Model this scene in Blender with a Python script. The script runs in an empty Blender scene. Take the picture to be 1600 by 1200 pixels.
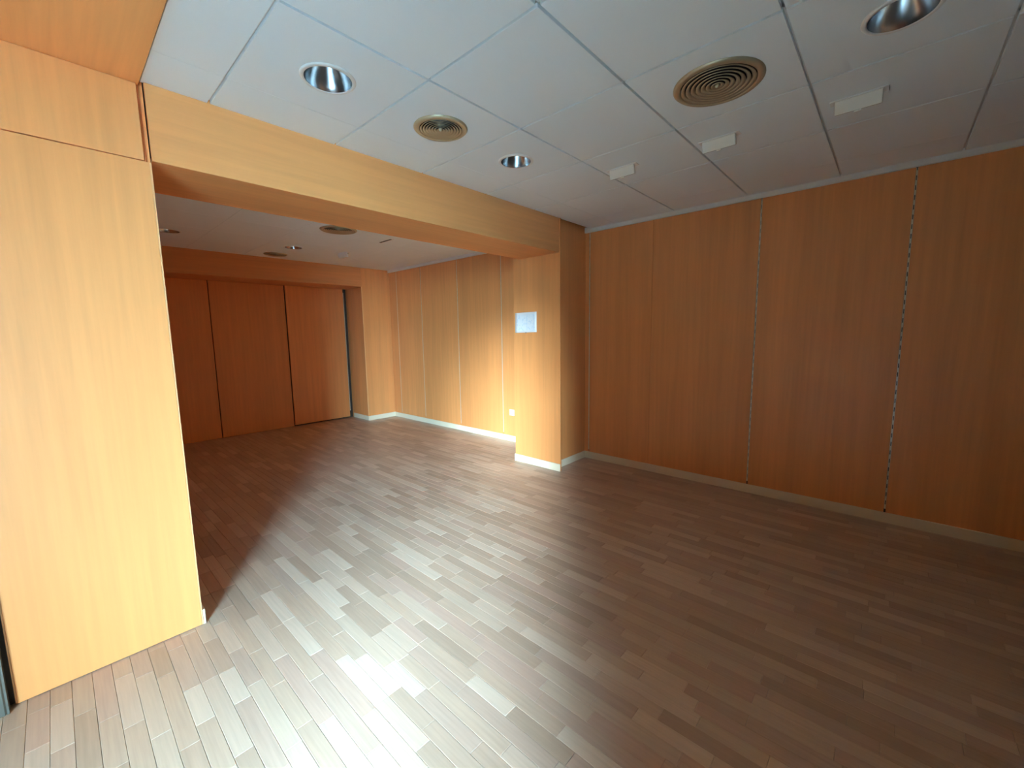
import bpy, bmesh, math, random
from mathutils import Vector, Matrix
random.seed(7)
C = bpy.context.scene.collection
sc = bpy.context.scene

# ------------------------------------------------------------------ camera
F_PX = 650.86
YAW, PITCH, ROLL = math.radians(42.3575), math.radians(-6.9205), math.radians(-0.9138)
CAM = Vector((0, 0, 1.4131))
_f = Vector((math.cos(PITCH)*math.cos(YAW), math.cos(PITCH)*math.sin(YAW), math.sin(PITCH)))
_r = Vector((math.sin(YAW), -math.cos(YAW), 0))
_u = _r.cross(_f)
R_ = math.cos(ROLL)*_r + math.sin(ROLL)*_u
U_ = -math.sin(ROLL)*_r + math.cos(ROLL)*_u
cam_d = bpy.data.cameras.new('camera')
cam = bpy.data.objects.new('camera', cam_d); C.objects.link(cam)
cam_d.sensor_fit = 'HORIZONTAL'; cam_d.sensor_width = 36; cam_d.lens = F_PX*36/1600
cam_d.clip_start = 0.02
cam.matrix_world = Matrix(((R_.x, U_.x, -_f.x, CAM.x), (R_.y, U_.y, -_f.y, CAM.y), (R_.z, U_.z, -_f.z, CAM.z), (0, 0, 0, 1)))
sc.camera = cam

def project(p):
    d = Vector(p) - CAM
    z = d.dot(_f)
    if z < 0.05: return None
    return (800 + F_PX*d.dot(R_)/z, 600 - F_PX*d.dot(U_)/z)

OX0, OX1 = -2.4, -0.45      # the open shopfront behind the camera runs from OX0 to OX1
# ------------------------------------------------------------------ daylight and exposure
world = bpy.data.worlds.new('overcast_sky'); sc.world = world
world.use_nodes = True
bg = world.node_tree.nodes['Background']
bg.inputs['Color'].default_value = (0.42, 0.76, 1.0, 1)
bg.inputs['Strength'].default_value = 100.0
# daylight enters by the open shop door behind the camera: a sampling portal in that opening
pl = bpy.data.lights.new('doorway_portal', 'AREA'); pl.shape = 'RECTANGLE'; pl.size = OX1-OX0; pl.size_y = 2.3
pl.cycles.is_portal = True
po = bpy.data.objects.new('doorway_portal', pl); C.objects.link(po)
po.location = ((OX0+OX1)/2, -0.71, 1.15); po.rotation_euler = (math.radians(90), 0, 0)
# low hazy sun: it shines in through the open shopfront behind the camera
SUN_AZ, SUN_EL = math.radians(38), math.radians(10)       # heading of the light, height above the horizon
sn = bpy.data.lights.new('hazy_sun', 'SUN'); sn.energy = 10.0; sn.angle = math.radians(12); sn.color = (0.62, 0.85, 1.0)
sno = bpy.data.objects.new('hazy_sun', sn); C.objects.link(sno)
_d = Vector((-math.cos(SUN_AZ)*math.cos(SUN_EL), -math.sin(SUN_AZ)*math.cos(SUN_EL), math.sin(SUN_EL)))
sno.rotation_euler = _d.to_track_quat('Z', 'Y').to_euler()
sno.location = (-3, -4, 6)
sc.view_settings.view_transform = 'Standard'
sc.view_settings.look = 'None'
sc.view_settings.gamma = 1.0
sc.view_settings.use_curve_mapping = False
sc.view_settings.exposure = 0.52
sc.cycles.use_denoising = True
sc.cycles.diffuse_bounces = 8
sc.cycles.max_bounces = 8
sc.cycles.glossy_bounces = 3
sc.cycles.caustics_reflective = False
sc.cycles.caustics_refractive = False

# ------------------------------------------------------------------ materials
def nodes_of(name):
    m = bpy.data.materials.new(name); m.use_nodes = True
    nt = m.node_tree
    return m, nt, nt.nodes['Principled BSDF']

def plain(name, col, rough=0.5, metal=0.0, bump=0.0, bscale=200.0, var=0.0):
    m, nt, b = nodes_of(name)
    b.inputs['Base Color'].default_value = (*col, 1)
    b.inputs['Roughness'].default_value = rough
    b.inputs['Metallic'].default_value = metal
    if bump or var:
        g = nt.nodes.new('ShaderNodeNewGeometry')
        n = nt.nodes.new('ShaderNodeTexNoise'); n.inputs['Scale'].default_value = bscale; n.inputs['Detail'].default_value = 4
        nt.links.new(g.outputs['Position'], n.inputs['Vector'])
        if bump:
            bp = nt.nodes.new('ShaderNodeBump'); bp.inputs['Strength'].default_value = bump; bp.inputs['Distance'].default_value = 0.002
            nt.links.new(n.outputs['Fac'], bp.inputs['Height']); nt.links.new(bp.outputs['Normal'], b.inputs['Normal'])
        if var:
            mx = nt.nodes.new('ShaderNodeMix'); mx.data_type = 'RGBA'
            mx.inputs['A'].default_value = (*[c*(1-var) for c in col], 1)
            mx.inputs['B'].default_value = (*[min(1, c*(1+var)) for c in col], 1)
            nt.links.new(n.outputs['Fac'], mx.inputs['Factor']); nt.links.new(mx.outputs['Result'], b.inputs['Base Color'])
    return m

def wood(name, col, scale=(34, 34, 1.3), rough=0.42, amp=0.13):
    """beech veneer: long faint grain streaks, a broad figure, tone differs a little from panel to panel"""
    m, nt, b = nodes_of(name); L = nt.links
    g = nt.nodes.new('ShaderNodeNewGeometry')
    mp = nt.nodes.new('ShaderNodeMapping'); mp.inputs['Scale'].default_value = scale
    L.new(g.outputs['Position'], mp.inputs['Vector'])
    oi = nt.nodes.new('ShaderNodeObjectInfo')
    off = nt.nodes.new('ShaderNodeVectorMath'); off.operation = 'SCALE'
    off.inputs[0].default_value = (37.1, 11.7, 23.3); L.new(oi.outputs['Random'], off.inputs['Scale'])
    L.new(off.outputs['Vector'], mp.inputs['Location'])
    n1 = nt.nodes.new('ShaderNodeTexNoise'); n1.inputs['Scale'].default_value = 1.0; n1.inputs['Detail'].default_value = 6; n1.inputs['Roughness'].default_value = 0.6
    L.new(mp.outputs['Vector'], n1.inputs['Vector'])
    mp2 = nt.nodes.new('ShaderNodeMapping'); mp2.inputs['Scale'].default_value = tuple(s*0.13 for s in scale)
    L.new(g.outputs['Position'], mp2.inputs['Vector']); L.new(off.outputs['Vector'], mp2.inputs['Location'])
    n2 = nt.nodes.new('ShaderNodeTexNoise'); n2.inputs['Scale'].default_value = 1.0; n2.inputs['Detail'].default_value = 3; n2.inputs['Distortion'].default_value = 0.6
    L.new(mp2.outputs['Vector'], n2.inputs['Vector'])
    ad = nt.nodes.new('ShaderNodeMath'); ad.operation = 'ADD'
    L.new(n1.outputs['Fac'], ad.inputs[0]); L.new(n2.outputs['Fac'], ad.inputs[1])
    mr = nt.nodes.new('ShaderNodeMapRange'); mr.inputs['From Min'].default_value = 0.6; mr.inputs['From Max'].default_value = 1.4
    mr.inputs['To Min'].default_value = 1-amp; mr.inputs['To Max'].default_value = 1+amp
    L.new(ad.outputs['Value'], mr.inputs['Value'])
    tone = nt.nodes.new('ShaderNodeMapRange'); tone.inputs['To Min'].default_value = 0.93; tone.inputs['To Max'].default_value = 1.07
    L.new(oi.outputs['Random'], tone.inputs['Value'])
    mu = nt.nodes.new('ShaderNodeMath'); mu.operation = 'MULTIPLY'
    L.new(mr.outputs['Result'], mu.inputs[0]); L.new(tone.outputs['Result'], mu.inputs[1])
    vm = nt.nodes.new('ShaderNodeVectorMath'); vm.operation = 'SCALE'; vm.inputs[0].default_value = col
    L.new(mu.outputs['Value'], vm.inputs['Scale'])
    L.new(vm.outputs['Vector'], b.inputs['Base Color'])
    b.inputs['Roughness'].default_value = rough
    return m

def floor_material():
    """laminate strip: tone comes with each strip, grain runs along the strip"""
    m, nt, b = nodes_of('laminate_strip'); L = nt.links
    at = nt.nodes.new('ShaderNodeAttribute'); at.attribute_name = 'tone'
    g = nt.nodes.new('ShaderNodeNewGeometry')
    mp = nt.nodes.new('ShaderNodeMapping'); mp.inputs['Scale'].default_value = (90, 4, 1)
    L.new(g.outputs['Position'], mp.inputs['Vector'])
    n = nt.nodes.new('ShaderNodeTexNoise'); n.inputs['Scale'].default_value = 1; n.inputs['Detail'].default_value = 5
    L.new(mp.outputs['Vector'], n.inputs['Vector'])
    mr = nt.nodes.new('ShaderNodeMapRange'); mr.inputs['From Min'].default_value = 0.3; mr.inputs['From Max'].default_value = 0.7
    mr.inputs['To Min'].default_value = 0.92; mr.inputs['To Max'].default_value = 1.07
    L.new(n.outputs['Fac'], mr.inputs['Value'])
    vm = nt.nodes.new('ShaderNodeVectorMath'); vm.operation = 'SCALE'
    L.new(at.outputs['Color'], vm.inputs[0]); L.new(mr.outputs['Result'], vm.inputs['Scale'])
    L.new(vm.outputs['Vector'], b.inputs['Base Color'])
    b.inputs['Roughness'].default_value = 0.36
    return m

def paper_material():
    """white sheet, a faint blue printed plan inside a margin"""
    m, nt, b = nodes_of('printed_paper'); L = nt.links
    tc = nt.nodes.new('ShaderNodeTexCoord')
    sp = nt.nodes.new('ShaderNodeSeparateXYZ'); L.new(tc.outputs['Object'], sp.inputs['Vector'])
    def band(sock, c, h):
        a = nt.nodes.new('ShaderNodeMath'); a.operation = 'COMPARE'; a.inputs[1].default_value = c; a.inputs[2].default_value = h
        L.new(sock, a.inputs[0]); return a.outputs['Value']
    def op(o, a, bb):
        k = nt.nodes.new('ShaderNodeMath'); k.operation = o
        for i, s in enumerate((a, bb)):
            if isinstance(s, float): k.inputs[i].default_value = s
            else: L.new(s, k.inputs[i])
        return k.outputs['Value']
    Y, Z = sp.outputs['Y'], sp.outputs['Z']
    area = op('MULTIPLY', band(Y, 0.0, 0.125), band(Z, 0.105, 0.085))
    rule = op('MAXIMUM', band(Y, -0.015, 0.0022), band(Y, -0.105, 0.0018))
    n = nt.nodes.new('ShaderNodeTexNoise'); n.inputs['Scale'].default_value = 38; n.inputs['Detail'].default_value = 2
    L.new(tc.outputs['Object'], n.inputs['Vector'])
    blot = op('MULTIPLY', op('GREATER_THAN', n.outputs['Fac'], 0.58), 0.5)
    ink = op('MULTIPLY', area, op('ADD', 0.25, op('MAXIMUM', rule, blot)))
    mx = nt.nodes.new('ShaderNodeMix'); mx.data_type = 'RGBA'
    mx.inputs['A'].default_value = (0.90, 0.90, 0.88, 1); mx.inputs['B'].default_value = (0.62, 0.72, 0.80, 1)
    L.new(ink, mx.inputs['Factor']); L.new(mx.outputs['Result'], b.inputs['Base Color'])
    b.inputs['Roughness'].default_value = 0.7
    return m

WOOD_COL = (0.74, 0.290, 0.092)
M = dict(
    wood=wood('beech_veneer', WOOD_COL),
    wood_x=wood('beech_veneer_horizontal', WOOD_COL, scale=(1.3, 34, 34)),
    wood_y=wood('beech_veneer_soffit', WOOD_COL, scale=(34, 1.3, 34)),
    edge=wood('beech_edge_band', (0.80, 0.40, 0.17)),
    backing=plain('dark_backing', (0.05, 0.035, 0.025), 0.8),
    base=plain('pale_baseboard', (0.78, 0.66, 0.48), 0.45, var=0.04, bscale=12),
    tile=plain('mineral_tile', (0.84, 0.91, 0.95), 0.9, bump=0.25, bscale=260, var=0.02),
    tee=plain('white_tee', (0.72, 0.73, 0.73), 0.5),
    white=plain('white_paint', (0.80, 0.80, 0.78), 0.4),
    plenum=plain('plenum_slab', (0.3, 0.3, 0.3), 0.9),
    slab=plain('screed', (0.16, 0.11, 0.08), 0.9),
    steel=plain('slotted_steel', (0.74, 0.66, 0.53), 0.3, 0.4),
    chrome=plain('reflector_chrome', (0.60, 0.61, 0.62), 0.24, 1.0),
    lamp=plain('lamp_glass', (0.75, 0.76, 0.72), 0.15),
    dark=plain('dark_can', (0.03, 0.03, 0.03), 0.6),
    bronze=plain('champagne_metal', (0.50, 0.42, 0.28), 0.36, 0.5),
    plastic=plain('ivory_plastic', (0.92, 0.92, 0.86), 0.22),
    shutter=plain('grey_green_paint', (0.13, 0.12, 0.095), 0.5, var=0.1, bscale=20),
    plaster=plain('grey_plaster', (0.10, 0.097, 0.09), 0.85, var=0.05, bscale=8),
    pave=plain('pavement', (0.80, 0.84, 0.87), 0.9, var=0.05, bscale=3),
    sky_blocker=plain('sky_blocker_finish', (0.36, 0.33, 0.29), 0.9, var=0.1, bscale=1.5),
    mat=plain('pale_bounce_floor', (0.70, 0.76, 0.80), 0.6, var=0.05, bscale=6),
    floor=floor_material(),
    paper=paper_material(),
    ink=plain('grey_tape', (0.25, 0.22, 0.18), 0.6),
)

# ------------------------------------------------------------------ mesh helpers
class MB:
    def __init__(self): self.v = []; self.f = []
    def box(self, x0, x1, y0, y1, z0, z1):
        n = len(self.v)
        self.v += [(x0,y0,z0),(x1,y0,z0),(x1,y1,z0),(x0,y1,z0),(x0,y0,z1),(x1,y0,z1),(x1,y1,z1),(x0,y1,z1)]
        self.f += [tuple(n+i for i in q) for q in ((0,3,2,1),(4,5,6,7),(0,1,5,4),(1,2,6,5),(2,3,7,6),(3,0,4,7))]
        return self
    def lathe(self, prof, n=40, c=(0,0,0), closed=False):
        """revolve (r, z) pairs around z"""
        b = len(self.v); k = len(prof)
        for i in range(n):
            a = 2*math.pi*i/n
            for r, z in prof: self.v.append((c[0]+r*math.cos(a), c[1]+r*math.sin(a), c[2]+z))
        for i in range(n):
            j = (i+1) % n
            for q in range(k if closed else k-1):
                q2 = (q+1) % k
                self.f.append((b+i*k+q, b+j*k+q, b+j*k+q2, b+i*k+q2))
        return self
    def mesh(self, name, mat, bevel=0.0, smooth=False):
        me = bpy.data.meshes.new(name); me.from_pydata(self.v, [], self.f)
        bm = bmesh.new(); bm.from_mesh(me)
        bmesh.ops.recalc_face_normals(bm, faces=bm.faces)
        if bevel:
            bmesh.ops.bevel(bm, geom=bm.edges[:], offset=bevel, segments=1, affect='EDGES', profile=0.5)
        if smooth:
            for f in bm.faces: f.smooth = True
        bm.to_mesh(me); bm.free()
        me.materials.append(mat); me.update()
        return me
    def build(self, name, mat, parent=None, bevel=0.0, smooth=False, loc=(0,0,0)):
        return add(name, self.mesh(name, mat, bevel, smooth), parent, loc)

def add(name, me, parent=None, loc=(0,0,0)):
    o = bpy.data.objects.new(name, me); C.objects.link(o)
    o.location = loc
    if parent: o.parent = parent
    return o
def struct(o): o['kind'] = 'structure'; return o
def empty(name, loc=(0,0,0)):
    o = bpy.data.objects.new(name, None); C.objects.link(o); o.location = loc; o.empty_display_size = 0.1
    return o
def tag(o, label, cat, group=None):
    o['label'] = label; o['category'] = cat
    if group: o['group'] = group
    return o
def bx(*a): return MB().box(*a)

# ------------------------------------------------------------------ key planes (metres)
XW = 3.968            # face of the long right-hand wall
ZC = 2.50             # underside of the ceiling tiles
YP = 2.437            # front of the near pillar and beam
XP0, XP1 = -0.23, 0.370
XC, YC0, YC1 = 3.378, 2.428, 3.040   # column
YR = 2.515            # recessed wall between column and right wall
ZB, YB1 = 2.182, 2.945               # beam underside, beam back
YFR = -0.74             # wall behind the camera
YF, YD, XJ, ZH = 6.415, 6.95, 3.465, 2.20  # far wall, recess back, jamb, header

# ------------------------------------------------------------------ pavement outside the open shopfront, and unseen walls added to shape its daylight
struct(bx(-90, 60, -120, -0.7, -0.30, -0.02).build('floor_pavement', M['pave']))
struct(bx(-9, 30, -30, -14, -0.02, 12).build('wall_sky_blocker', M['sky_blocker']))  # added unseen block that hides part of the sky from the opening
# added unseen walls angled out from the opening, limiting where daylight comes from
def light_blocker(name, px, py, heading, side, length):
    h = math.radians(heading)
    nd = Vector((-math.cos(h), -math.sin(h), 0)); nn = Vector((nd.y, -nd.x, 0))*side
    p = Vector((px, py, 0)); m = MB()
    m.v = [tuple(p + nd*a_ + nn*b_ + Vector((0, 0, c_))) for c_ in (-0.02, 5.5) for a_, b_ in ((0, 0), (length, 0), (length, 0.4), (0, 0.4))]
    m.f = [(0,3,2,1),(4,5,6,7),(0,1,5,4),(1,2,6,5),(2,3,7,6),(3,0,4,7)]
    struct(m.build(name, M['plaster']))
light_blocker('wall_light_blocker_left', OX0-0.15, -0.72, 35, 1, 30)
light_blocker('wall_light_blocker_right', -0.46, -0.72, 57, -1, 16)

# ------------------------------------------------------------------ shell
struct(bx(-5.4, -0.69, -0.6, YP+0.02, -0.006, 0.0).build('floor_entrance', M['mat']))  # unseen floor, made pale to bounce daylight up to the ceiling
floor = struct(MB().box(-0.45, 4.1, -0.84, 7.15, -0.14, -0.008).box(-5.55, -0.45, -0.7, 7.15, -0.14, -0.008).build('floor', M['slab']))
ceiling = struct(MB().box(-5.55, 4.1, -0.84, 7.15, 2.64, 2.76).build('ceiling', M['plenum']))
wall_right = struct(bx(XW+0.018, 4.1, -0.84, 7.15, -0.008, 2.64).build('wall_right', M['backing']))
wall_front = struct(bx(-0.15, XW+0.018, YFR-0.1, YFR, -0.008, 2.64).build('wall_front', M['backing']))
struct(bx(-0.45, -0.15, -0.84, -0.30, -0.008, 2.64).build('wall_return', M['plaster']))
struct(bx(-5.55, -5.4, -0.6, 2.56, -0.008, 2.64).build('wall_left', M['plaster']))
struct(bx(-5.4, -0.235, YP+0.02, 2.56, -0.008, 2.64).build('wall_entrance', M['plaster']))
struct(bx(-0.5, -0.4, 2.56, 7.15, -0.008, 2.64).build('wall_left_rear', M['wood']))
struct(MB().box(-5.55, OX0, -0.7, -0.6, -0.02, 2.64).box(OX0, -0.45, -0.7, -0.6, 2.30, 2.64).build('wall_street_side', M['plaster']))
d = empty('door_1', ((OX0+OX1)/2, -0.7, 0)); struct(d); _w = (OX1-OX0)/2
for x0, x1, z0, z1 in ((-_w, -_w+0.05, 0, 2.3), (_w-0.05, _w-0.001, 0, 2.3), (-_w+0.05, _w-0.05, 2.25, 2.3)):
    bx(x0, x1, 0.0, 0.11, z0, z1).build('door_frame', M['shutter'], d)

# ------------------------------------------------------------------ floor strips
TONES = [(0.44,0.315,0.235),(0.385,0.265,0.19),(0.34,0.23,0.165),(0.385,0.25,0.19),(0.50,0.375,0.285),(0.305,0.205,0.145),(0.42,0.305,0.225),(0.36,0.245,0.185)]
TONES = [tuple(0.45*0.3 + 1.28*c*0.7 if i_ == 0 else (0.315*0.3 + 1.28*c*0.7 if i_ == 1 else 0.225*0.3 + 1.28*c*0.7) for i_, c in enumerate(t)) for t in TONES]
WEIGHT = [4,5,4,3,3,3,4,3]
SW = 0.060
def strip_mesh_into(mb, x0, x1, y0, y1, z):
    e = 0.0004; c = 0.0012
    n = len(mb.v)
    mb.v += [(x0+e,y0+e,-0.008),(x1-e,y0+e,-0.008),(x1-e,y1-e,-0.008),(x0+e,y1-e,-0.008),
             (x0+e,y0+e,z-c),(x1-e,y0+e,z-c),(x1-e,y1-e,z-c),(x0+e,y1-e,z-c),
             (x0+e+c,y0+e+c,z),(x1-e-c,y0+e+c,z),(x1-e-c,y1-e-c,z),(x0+e+c,y1-e-c,z)]
    mb.f += [tuple(n+i for i in q) for q in ((0,1,5,4),(1,2,6,5),(2,3,7,6),(3,0,4,7),(4,5,9,8),(5,6,10,9),(6,7,11,10),(7,4,8,11),(8,9,10,11))]
strips = []
xs = -0.684; k = 0
while xs < XW:
    x1 = min(xs+SW, XW+0.01)
    YS = -0.6 if x1 < -0.45 else YFR
    y = YS - random.uniform(0, 0.3)
    while y < YD:
        ln = random.choice((0.22, 0.27, 0.33, 0.40, 0.46))
        y0, y1 = max(y, YS), min(y+ln, YD+0.02)
        if y1-y0 > 0.02: strips.append((xs, x1, y0, y1, random.choices(range(8), WEIGHT)[0]))
        y += ln
    xs = x1; k += 1
def screen_area(s):
    x0, x1, y0, y1, _ = s
    q = [project((x, yy, 0)) for x, yy in ((x0,y0),(x1,y0),(x1,y1),(x0,y1))]
    if any(p is None for p in q): return 0
    cx = sum(p[0] for p in q)/4; cy = sum(p[1] for p in q)/4
    if not (0 <= cx <= 1600 and 0 <= cy <= 1200): return 0
    if y0 > YP-0.02 and x0 < XP1 + (y1-YP)*0.16: return 0      # behind the pillar
    return 0.5*abs(sum(q[i][0]*q[(i+1)%4][1]-q[(i+1)%4][0]*q[i][1] for i in range(4)))
strips.sort(key=screen_area, reverse=True)
def tone_attr(me, tones):
    at = me.color_attributes.new('tone', 'FLOAT_COLOR', 'CORNER')
    for p in me.polygons:
        t = tones[p.index // 9]
        for li in p.loop_indices: at.data[li].color = (*t, 1)
cache = {}
for (x0, x1, y0, y1, t) in strips[:300]:
    key = (round(x1-x0, 4), round(y1-y0, 3), t)
    if key not in cache:
        mb = MB(); strip_mesh_into(mb, 0, x1-x0, 0, y1-y0, 0.0)
        me = bpy.data.meshes.new('floor_strip'); me.from_pydata(mb.v, [], mb.f); me.materials.append(M['floor']); tone_attr(me, [TONES[t]]); cache[key] = me
    add('floor_strip', cache[key], floor, (x0, y0, random.uniform(-0.0002, 0.0002)))
mb = MB(); tl = []
for (x0, x1, y0, y1, t) in strips[300:]:
    strip_mesh_into(mb, x0, x1, y0, y1, random.uniform(-0.0002, 0.0002)); tl.append(TONES[t])
me = bpy.data.meshes.new('floor_strips'); me.from_pydata(mb.v, [], mb.f); me.materials.append(M['floor']); tone_attr(me, tl)
o = add('floor_strips', me, floor); o['kind'] = 'stuff'

# ------------------------------------------------------------------ ceiling grid
GX = [0.604-1.2, 0.604-0.6] + [0.604+0.6*i for i in range(6)]     # seams running along y
def tile_mesh(w, h, gap, hole=0.0, name='ceiling_tile'):
    """lay-in tile, face down at z=0, optional round cut-out in the middle"""
    x, y, t = w/2, h/2, 0.016
    if not hole:
        return bx(-x+gap[0], x-gap[1], -y+gap[2], y-gap[3], 0, t).mesh(name, M['tile'], bevel=0.0012)
    mbt = MB(); N = 40
    X0, X1, Y0, Y1 = -x+gap[0], x-gap[1], -y+gap[2], y-gap[3]
    for i in range(N):
        a = 2*math.pi*i/N; c, s = math.cos(a), math.sin(a)
        k = 1/max(abs(c), abs(s)); ox, oy = c*k, s*k
        ox = X1*ox if ox > 0 else -X0*ox; oy = Y1*oy if oy > 0 else -Y0*oy
        mbt.v += [(hole*c, hole*s, 0), (ox, oy, 0), (ox, oy, t), (hole*c, hole*s, t)]
    for i in range(N):
        j = (i+1) % N
        for q in range(4): mbt.f.append((4*i+q, 4*j+q, 4*j+(q+1)%4, 4*i+(q+1)%4))
    return mbt.mesh(name, M['tile'])
FIX = {}   # (round centre) -> hole radius
def lay_ceiling(xl, yl, thin_x, thin_y):
    """xl, yl: seam positions including the edges"""
    for i in range(len(xl)-1):
        for j in range(len(yl)-1):
            x0, x1, y0, y1 = xl[i], xl[i+1], yl[j], yl[j+1]
            cx, cy = (x0+x1)/2, (y0+y1)/2
            g = lambda v, thin: 0.0012 if v in thin else 0.0058
            gap = (g(x0, thin_x), g(x1, thin_x), g(y0, thin_y), g(y1, thin_y))
            hole = 0
            for (fx, fy), r in FIX.items():
                if abs(fx-cx) < 0.05 and abs(fy-cy) < 0.05: hole = r
            key = (round(x1-x0, 3), round(y1-y0, 3), gap, hole)
            if key not in tcache: tcache[key] = tile_mesh(x1-x0, y1-y0, gap, hole)
            add('ceiling_tile', tcache[key], ceiling, (cx, cy, ZC))
    for x in xl[1:-1]: bx(x-0.012, x+0.012, yl[0], yl[-1], ZC+0.0165, ZC+0.03).build('cross_tee', M['tee'], ceiling)
    for y in yl[1:-1]: bx(xl[0], xl[-1], y-0.012, y+0.012, ZC+0.0165, ZC+0.03).build('main_tee', M['tee'], ceiling)
tcache = {}
LY = [2.154-0.6*i for i in range(7)]      # seams running along x, near room
DL_NEAR = [(0.904, 1.854), (2.104, 1.854), (2.104, 0.054)]
VT_NEAR = [(1.504, 1.854, 0.142), (2.104, 0.654, 0.185)]
DL_FAR = [(0.904, 5.50), (2.104, 5.50)]
VT_FAR = [(2.104, 4.30, 0.18), (2.104, 6.10, 0.14)]
for x, y in DL_NEAR + DL_FAR: FIX[(x, y)] = 0.098
for x, y, r in VT_NEAR + VT_FAR: FIX[(x, y)] = r-0.03
xn = [0.362] + [v for v in GX if v > 0.4] + [XW+0.015]
lay_ceiling(xn, [YFR] + sorted(LY)[2:] + [YP+0.01], {xn[0], xn[-1], xn[-2]}, {2.154, YP+0.01, YFR})
xf = [-0.4] + [v for v in GX if v > -0.1] + [XW+0.015]
yf = [YB1-0.01, 3.40, 4.0, 4.6, 5.2, 5.8, 6.40, YF+0.01]
lay_ceiling(xf, yf, set(xf), set(yf))

# white perimeter trim along the right wall
struct(bx(XW-0.022, XW+0.001, YFR, YR, ZC-0.038, ZC+0.02).build('trim_1', M['white'], bevel=0.003))
struct(bx(XW-0.022, XW+0.001, YC1-0.01, YF, ZC-0.038, ZC+0.02).build('trim_2', M['white'], bevel=0.003))

# ------------------------------------------------------------------ right wall: veneer panels and slotted uprights
def upright_mesh(h, pitch=0.0625):
    """slotted shelf standard: two rails joined by rungs, local x across, z up, face at y=0"""
    m = MB(); w = 0.0052
    m.box(-w, -w+0.003, 0, 0.010, 0, h); m.box(w-0.003, w, 0, 0.010, 0, h)
    z = 0.0
    while z < h:
        m.box(-w+0.003, w-0.003, 0, 0.003, z, min(h, z+pitch*0.5)); z += pitch
    return m.mesh('slotted_upright', M['steel'])
UP = upright_mesh(2.36)
def panels_right(ys, y_lo, y_hi, plain_seams=()):
    e = [y_lo] + ys + [y_hi]
    for i in range(len(e)-1):
        gp = lambda y: 0.0010 if y in plain_seams else 0.0058      # a plain butt joint has no upright in it
        a = e[i] + (gp(e[i]) if i else 0.0); b = e[i+1] - (gp(e[i+1]) if i < len(e)-2 else 0.0)
        bx(XW, XW+0.017, a, b, 0.0, ZC+0.015).build('wall_panel', M['wood'], wall_right, bevel=0.001)
    for y in [v for v in ys if v not in plain_seams]:
        o = add('slotted_upright', UP, wall_right, (XW+0.002, y, 0.10))
        o.rotation_euler.z = math.radians(-90)
panels_right([-0.043, 0.858, 1.76, 2.462], YFR, YR, (1.76,))
panels_right([3.785, 4.65, 5.52, 6.20], 3.0, YF)

# ------------------------------------------------------------------ near pillar
pil = struct(bx(XP0+0.006, XP1-0.012, YP+0.018, 2.96, -0.008, 2.62).build('wall_pillar', M['wood']))
bx(XP0, XP1-0.006, YP, YP+0.018, 0.004, 2.1735).build('wall_panel', M['wood'], pil, bevel=0.001)
bx(XP0, XP1-0.022, YP, YP+0.018, 2.1775, 2.486).build('wall_panel', M['wood'], pil, bevel=0.001)
bx(XP1-0.0055, XP1, YP+0.001, YP+0.018, 0.004, 2.1735).build('edge_band', M['edge'], pil)
bx(XP0-0.004, XP0-0.0003, YP+0.001, YP+0.018, 0.004, 2.1735).build('edge_band', M['edge'], pil)
bx(XP1-0.011, XP1, YP+0.02, 2.96, 0.0, 2.62).build('wall_panel', M['wood'], pil)
struct(bx(XP1+0.0005, XP1+0.0125, YP+0.004, 2.96, 0.0, 0.075).build('baseboard_pillar', M['base'], bevel=0.002))
# grey-green shutter guide beside the pillar
g = empty('shutter_guide', (-0.30, 2.32, 0))
MB().box(-0.012, 0.045, 0.075, 0.13, 0, 2.48).build('post', M['shutter'], g, bevel=0.004)
MB().box(0.045, 0.052, 0.08, 0.09, 0.0, 2.48).box(0.045, 0.052, 0.103, 0.113, 0.0, 2.48).build('rail', M['shutter'], g)
tag(g, 'grey-green metal shutter guide at the left edge of the near pillar', 'shutter guide')

# veneered soffit over the entrance
sof = struct(bx(-5.4, 0.358, -0.6, YP+0.018, 2.505, 2.63).build('ceiling_entrance', M['plenum']))
bx(-5.4, 0.358, -0.6, YP+0.018, 2.487, 2.505).build('soffit_panel', M['wood_y'], sof, bevel=0.002)

# ------------------------------------------------------------------ beam
beam = struct(bx(XP1+0.006, XC, YP+0.02, YB1-0.018, ZB+0.018, 2.62).build('wall_beam', M['backing']))
bx(XP1+0.004, XC, YP, YP+0.018, ZB, 2.53).build('fascia_panel', M['wood_x'], beam, bevel=0.001)
bx(XP1+0.004, XC, YP+0.0185, YB1-0.0185, ZB+0.0005, ZB+0.018).build('soffit_panel', M['wood_x'], beam)
bx(XP1+0.004, XC, YB1-0.018, YB1, ZB, 2.53).build('fascia_panel', M['wood_x'], beam, bevel=0.001)

# ------------------------------------------------------------------ column and recessed wall beside it
col = struct(bx(XC+0.018, XW+0.018, YR+0.017, YC1-0.002, -0.008, 2.62).build('wall_column', M['backing']))
bx(XC, XC+0.0175, YC0, YC1, 0.0, 2.53).build('wall_panel', M['wood'], col, bevel=0.001)
bx(XC+0.018, XW+0.001, YR, YR+0.0165, 0.0, 2.53).build('wall_panel', M['wood'], col)
bx(XC+0.018, XW+0.001, YC1-0.002, YC1-0.0005, 0.0, 2.53).build('wall_panel', M['wood'], col)

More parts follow.
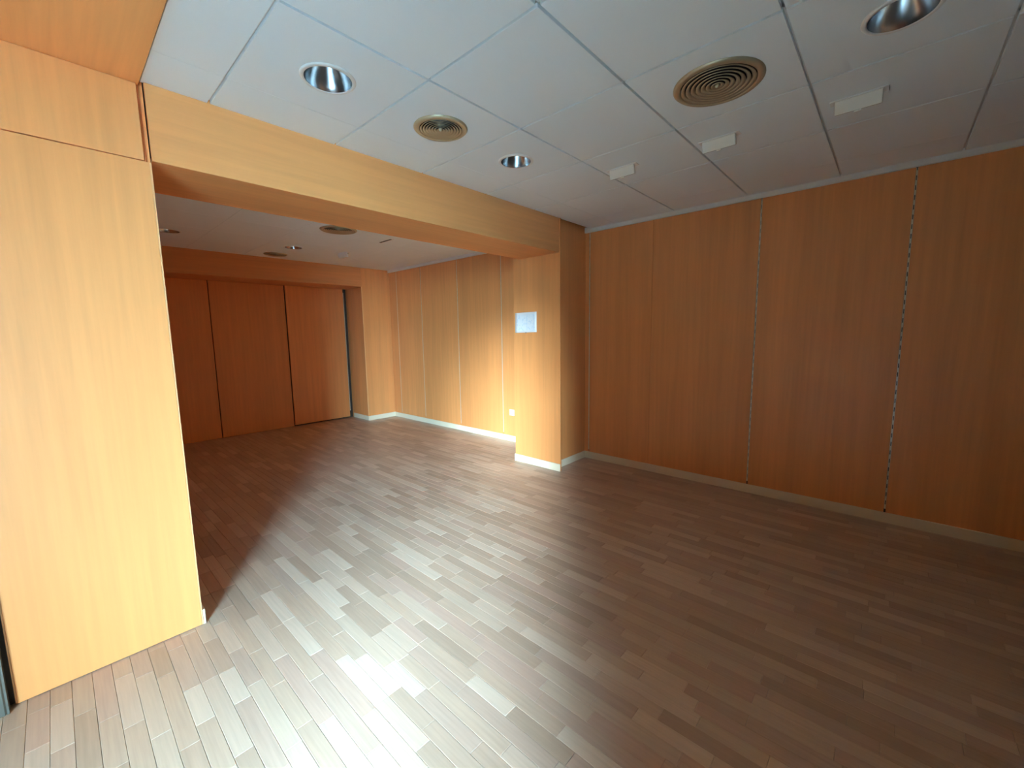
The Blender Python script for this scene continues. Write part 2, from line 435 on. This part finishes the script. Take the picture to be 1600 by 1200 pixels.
# ------------------------------------------------------------------ baseboards
def baseb(name, *a): struct(bx(*a).build(name, M['base'], bevel=0.002))
BT = 0.012
baseb('baseboard_column', XC-BT, XC-0.0005, YC0-0.002, YC1+0.006, 0, 0.078)
baseb('baseboard_recess', XC+0.004, XW-BT, YR-BT, YR-0.0005, 0, 0.075)
baseb('baseboard_right', XW-BT, XW-0.0005, YFR, YR-0.0005, 0, 0.075)
baseb('baseboard_right_rear', XW-BT, XW-0.0005, YC1+0.0, YF-0.0005, 0, 0.075)
baseb('baseboard_rear', XJ-0.002, XW-BT, YF-BT, YF-0.0005, 0, 0.075)
baseb('baseboard_jamb', XJ-BT, XJ-0.0005, YF-BT, YD-0.03, 0, 0.075)

# ------------------------------------------------------------------ rear wall: header, jamb, recessed panels
rear = struct(MB().box(XJ+0.017, XW+0.018, YF+0.017, 7.15, -0.008, 2.64).box(-0.4, XJ+0.017, YF+0.017, YD+0.03, ZH+0.017, 2.64).box(-0.4, XJ+0.017, YD+0.03, 7.15, -0.008, 2.64).build('wall_rear', M['backing']))
bx(XJ, XW+0.001, YF, YF+0.0165, 0, 2.53).build('wall_panel', M['wood'], rear, bevel=0.001)
bx(-0.4, XJ-0.0005, YF, YF+0.0165, ZH, 2.53).build('header_panel', M['wood_x'], rear, bevel=0.001)
bx(XJ, XJ+0.0165, YF+0.017, YD+0.029, 0, ZH+0.0165).build('jamb_panel', M['wood'], rear)
bx(-0.4, XJ-0.0005, YF+0.017, YD+0.029, ZH, ZH+0.0165).build('soffit_panel', M['wood_x'], rear)
bx(XJ-0.014, XJ-0.0005, YF-0.006, YF-0.0005, 0.076, ZH).build('edge_band', M['edge'], rear)
pe = [-0.4, 0.55, 1.505, 2.475, 3.395]
for i in range(4):
    dy = -0.02 if i == 3 else 0.0
    bx(pe[i]+0.005, pe[i+1]-0.005, YD+dy, YD+dy+0.018, 0.02 if i == 3 else 0.004, ZH-0.003).build('wall_panel', M['wood'], rear, bevel=0.001)
o = add('slotted_upright', upright_mesh(2.02), rear, (3.403, YD-0.01, 0.12))

# ------------------------------------------------------------------ downlights and air vents
def make_downlight():
    r = empty('downlight')
    MB().lathe([(0.094, 0.0), (0.096, -0.006), (0.108, -0.005), (0.112, -0.0005), (0.112, 0.0), (0.094, 0.0)], 48).build('trim_ring', M['white'], r, smooth=True)
    pr = [(0.0945, -0.004)]
    for i in range(1, 15):
        t = i/14; pr.append((0.0945 - 0.052*t**1.5, -0.004 + 0.105*t))
    MB().lathe(pr, 48).build('reflector', M['chrome'], r, smooth=True)
    lh = MB().lathe([(0.0, 0.101), (0.048, 0.101), (0.048, 0.118), (0.0, 0.118)], 32).build('lamp_holder', M['dark'], r)
    MB().lathe([(0.0, 0.058), (0.012, 0.059), (0.022, 0.064), (0.027, 0.074), (0.026, 0.086), (0.018, 0.1005)], 28).build('lamp_bulb', M['lamp'], lh, smooth=True)
    return r
def make_vent(R):
    r = empty('air_vent')
    MB().lathe([(R-0.032, 0.0), (R-0.028, -0.010), (R-0.008, -0.009), (R, -0.002), (R, 0.0)], 56).build('outer_ring', M['bronze'], r, smooth=True)
    n = 7; step = (R-0.040)/n
    for i in range(n):
        a = R-0.0335 - i*step
        MB().lathe([(a, -0.011), (a-step*0.84, -0.004), (a-step*0.84, -0.0025), (a, -0.0085)], 48, closed=True).build('louvre_ring', M['bronze'], r, smooth=True)
    MB().lathe([(0.0, -0.017), (0.006, -0.0165), (0.011, -0.012), (0.012, -0.004), (0.0, -0.004)], 24).build('centre_knob', M['bronze'], r, smooth=True)
    MB().lathe([(R-0.030, 0.0), (R-0.030, 0.06), (0.0, 0.06)], 40).build('duct', M['dark'], r)
    return r
def copy_thing(src, parent=None):
    """a thing with copies of its parts and their sub-parts"""
    c = src.copy(); C.objects.link(c); c.parent = parent
    for ch in list(src.children): copy_thing(ch, c)
    return c
first = make_downlight()
for i, ((x, y), lab) in enumerate(zip(DL_NEAR + DL_FAR, [
        'chrome recessed downlight nearest the pillar, in the bright ceiling tile',
        'small chrome recessed downlight in the ceiling just past the round beige vent',
        'dark recessed downlight cut by the top right edge of the picture',
        'recessed downlight in the far room ceiling close beside the pillar',
        'recessed downlight in the far room ceiling between its two round vents'])):
    o = first if i == 0 else copy_thing(first)
    o.location = (x, y, ZC)
    tag(o, lab, 'downlight', 'recessed ceiling downlights')
for (x, y, r), lab in zip(VT_NEAR + VT_FAR, [
        'round beige ceiling vent with concentric rings between two chrome downlights',
        'large dark bronze round ceiling vent with concentric rings, right of centre',
        'round bronze ceiling vent in the far room next to the beam',
        'small brown round ceiling vent in the far room next to its rear wall']):
    o = make_vent(r); o.location = (x, y, ZC)
    tag(o, lab, 'air vent', 'round ceiling vents')

# ------------------------------------------------------------------ white ceiling brackets
def make_bracket():
    r = empty('ceiling_bracket')
    bx(-0.006, 0.046, -0.108, 0.108, -0.004, 0.0).build('base_plate', M['white'], r, bevel=0.0008)
    # housing hinged open a little, so its face looks down towards the room
    h = bx(0.0, 0.022, -0.088, 0.088, -0.058, 0.0).build('housing', M['plastic'], r, bevel=0.002)
    h.location = (0.0, 0, -0.0046); h.rotation_euler.y = math.radians(-16)
    bx(0.0, 0.012, -0.013, 0.013, -0.066, -0.0585).build('tab', M['plastic'], h, bevel=0.0015)
    bx(0.022, 0.040, -0.080, 0.080, -0.012, -0.0042).build('slot_opening', M['dark'], r)
    return r
first = make_bracket()
for i, ((x, y, rz), lab) in enumerate(zip([(2.66, 1.415, 0), (2.66, 0.812, 0), (2.66, 0.198, 0), (2.69, 5.45, 12)], [
        'small white ceiling bracket farthest from the large dark vent, smallest of the row of three',
        'small white ceiling bracket in the middle of the row of three',
        'white ceiling bracket at the right end of the row of three, largest in view',
        'small white bracket on the far room ceiling below the bronze vent'])):
    o = first if i == 0 else copy_thing(first)
    o.location = (x, y, ZC); o.rotation_euler.z = math.radians(rz)
    tag(o, lab, 'bracket', 'white ceiling brackets')
# empty slot in the far ceiling
s = empty('ceiling_slot', (2.72, 4.43, ZC))
bx(-0.012, 0.012, -0.12, 0.12, -0.0022, 0).build('slot_opening', M['dark'], s)
bx(0.012, 0.03, -0.13, 0.13, -0.004, 0).build('slot_edge', M['white'], s)
tag(s, 'thin dark slot with a white lip in the far room ceiling', 'ceiling slot')

# ------------------------------------------------------------------ paper on the column, socket on the far wall
p = empty('paper_notice', (XC-0.0006, 2.868, 1.42))
mb = MB(); ny, nz = 8, 6
for i in range(ny+1):
    for j in range(nz+1):
        yy = -0.148 + 0.296*i/ny; zz = 0.21*j/nz
        mb.v.append((-0.0015 - 0.003*abs(yy/0.148)**3*(1-0.3*zz/0.21) - 0.0012*math.sin(zz*22), yy, zz - yy*0.012))
for i in range(ny):
    for j in range(nz):
        a = i*(nz+1)+j; mb.f.append((a, a+1, a+nz+2, a+nz+1))
sh = mb.build('sheet', M['paper'], p, smooth=True)
sd = sh.modifiers.new('thickness', 'SOLIDIFY'); sd.thickness = 0.0004
bx(-0.004, -0.001, -0.006, 0.006, -0.008, 0.004).build('tape', M['ink'], p)
tag(p, 'white printed paper sheet stuck on the lit face of the column', 'paper')

so = empty('wall_socket', (XW, 3.625, 0.385))
bx(-0.009, -0.0005, -0.04, 0.04, -0.04, 0.04).build('plate', M['white'], so, bevel=0.003)
mb = MB().lathe([(0.0, 0.0), (0.018, 0.0), (0.021, 0.003), (0.023, 0.003), (0.023, 0.0)], 24)
mb.v = [(-0.0095 - z, x, y) for x, y, z in mb.v]
mb.build('insert', M['plastic'], so)
tag(so, 'small white wall socket low on the far wall beside the column', 'socket')
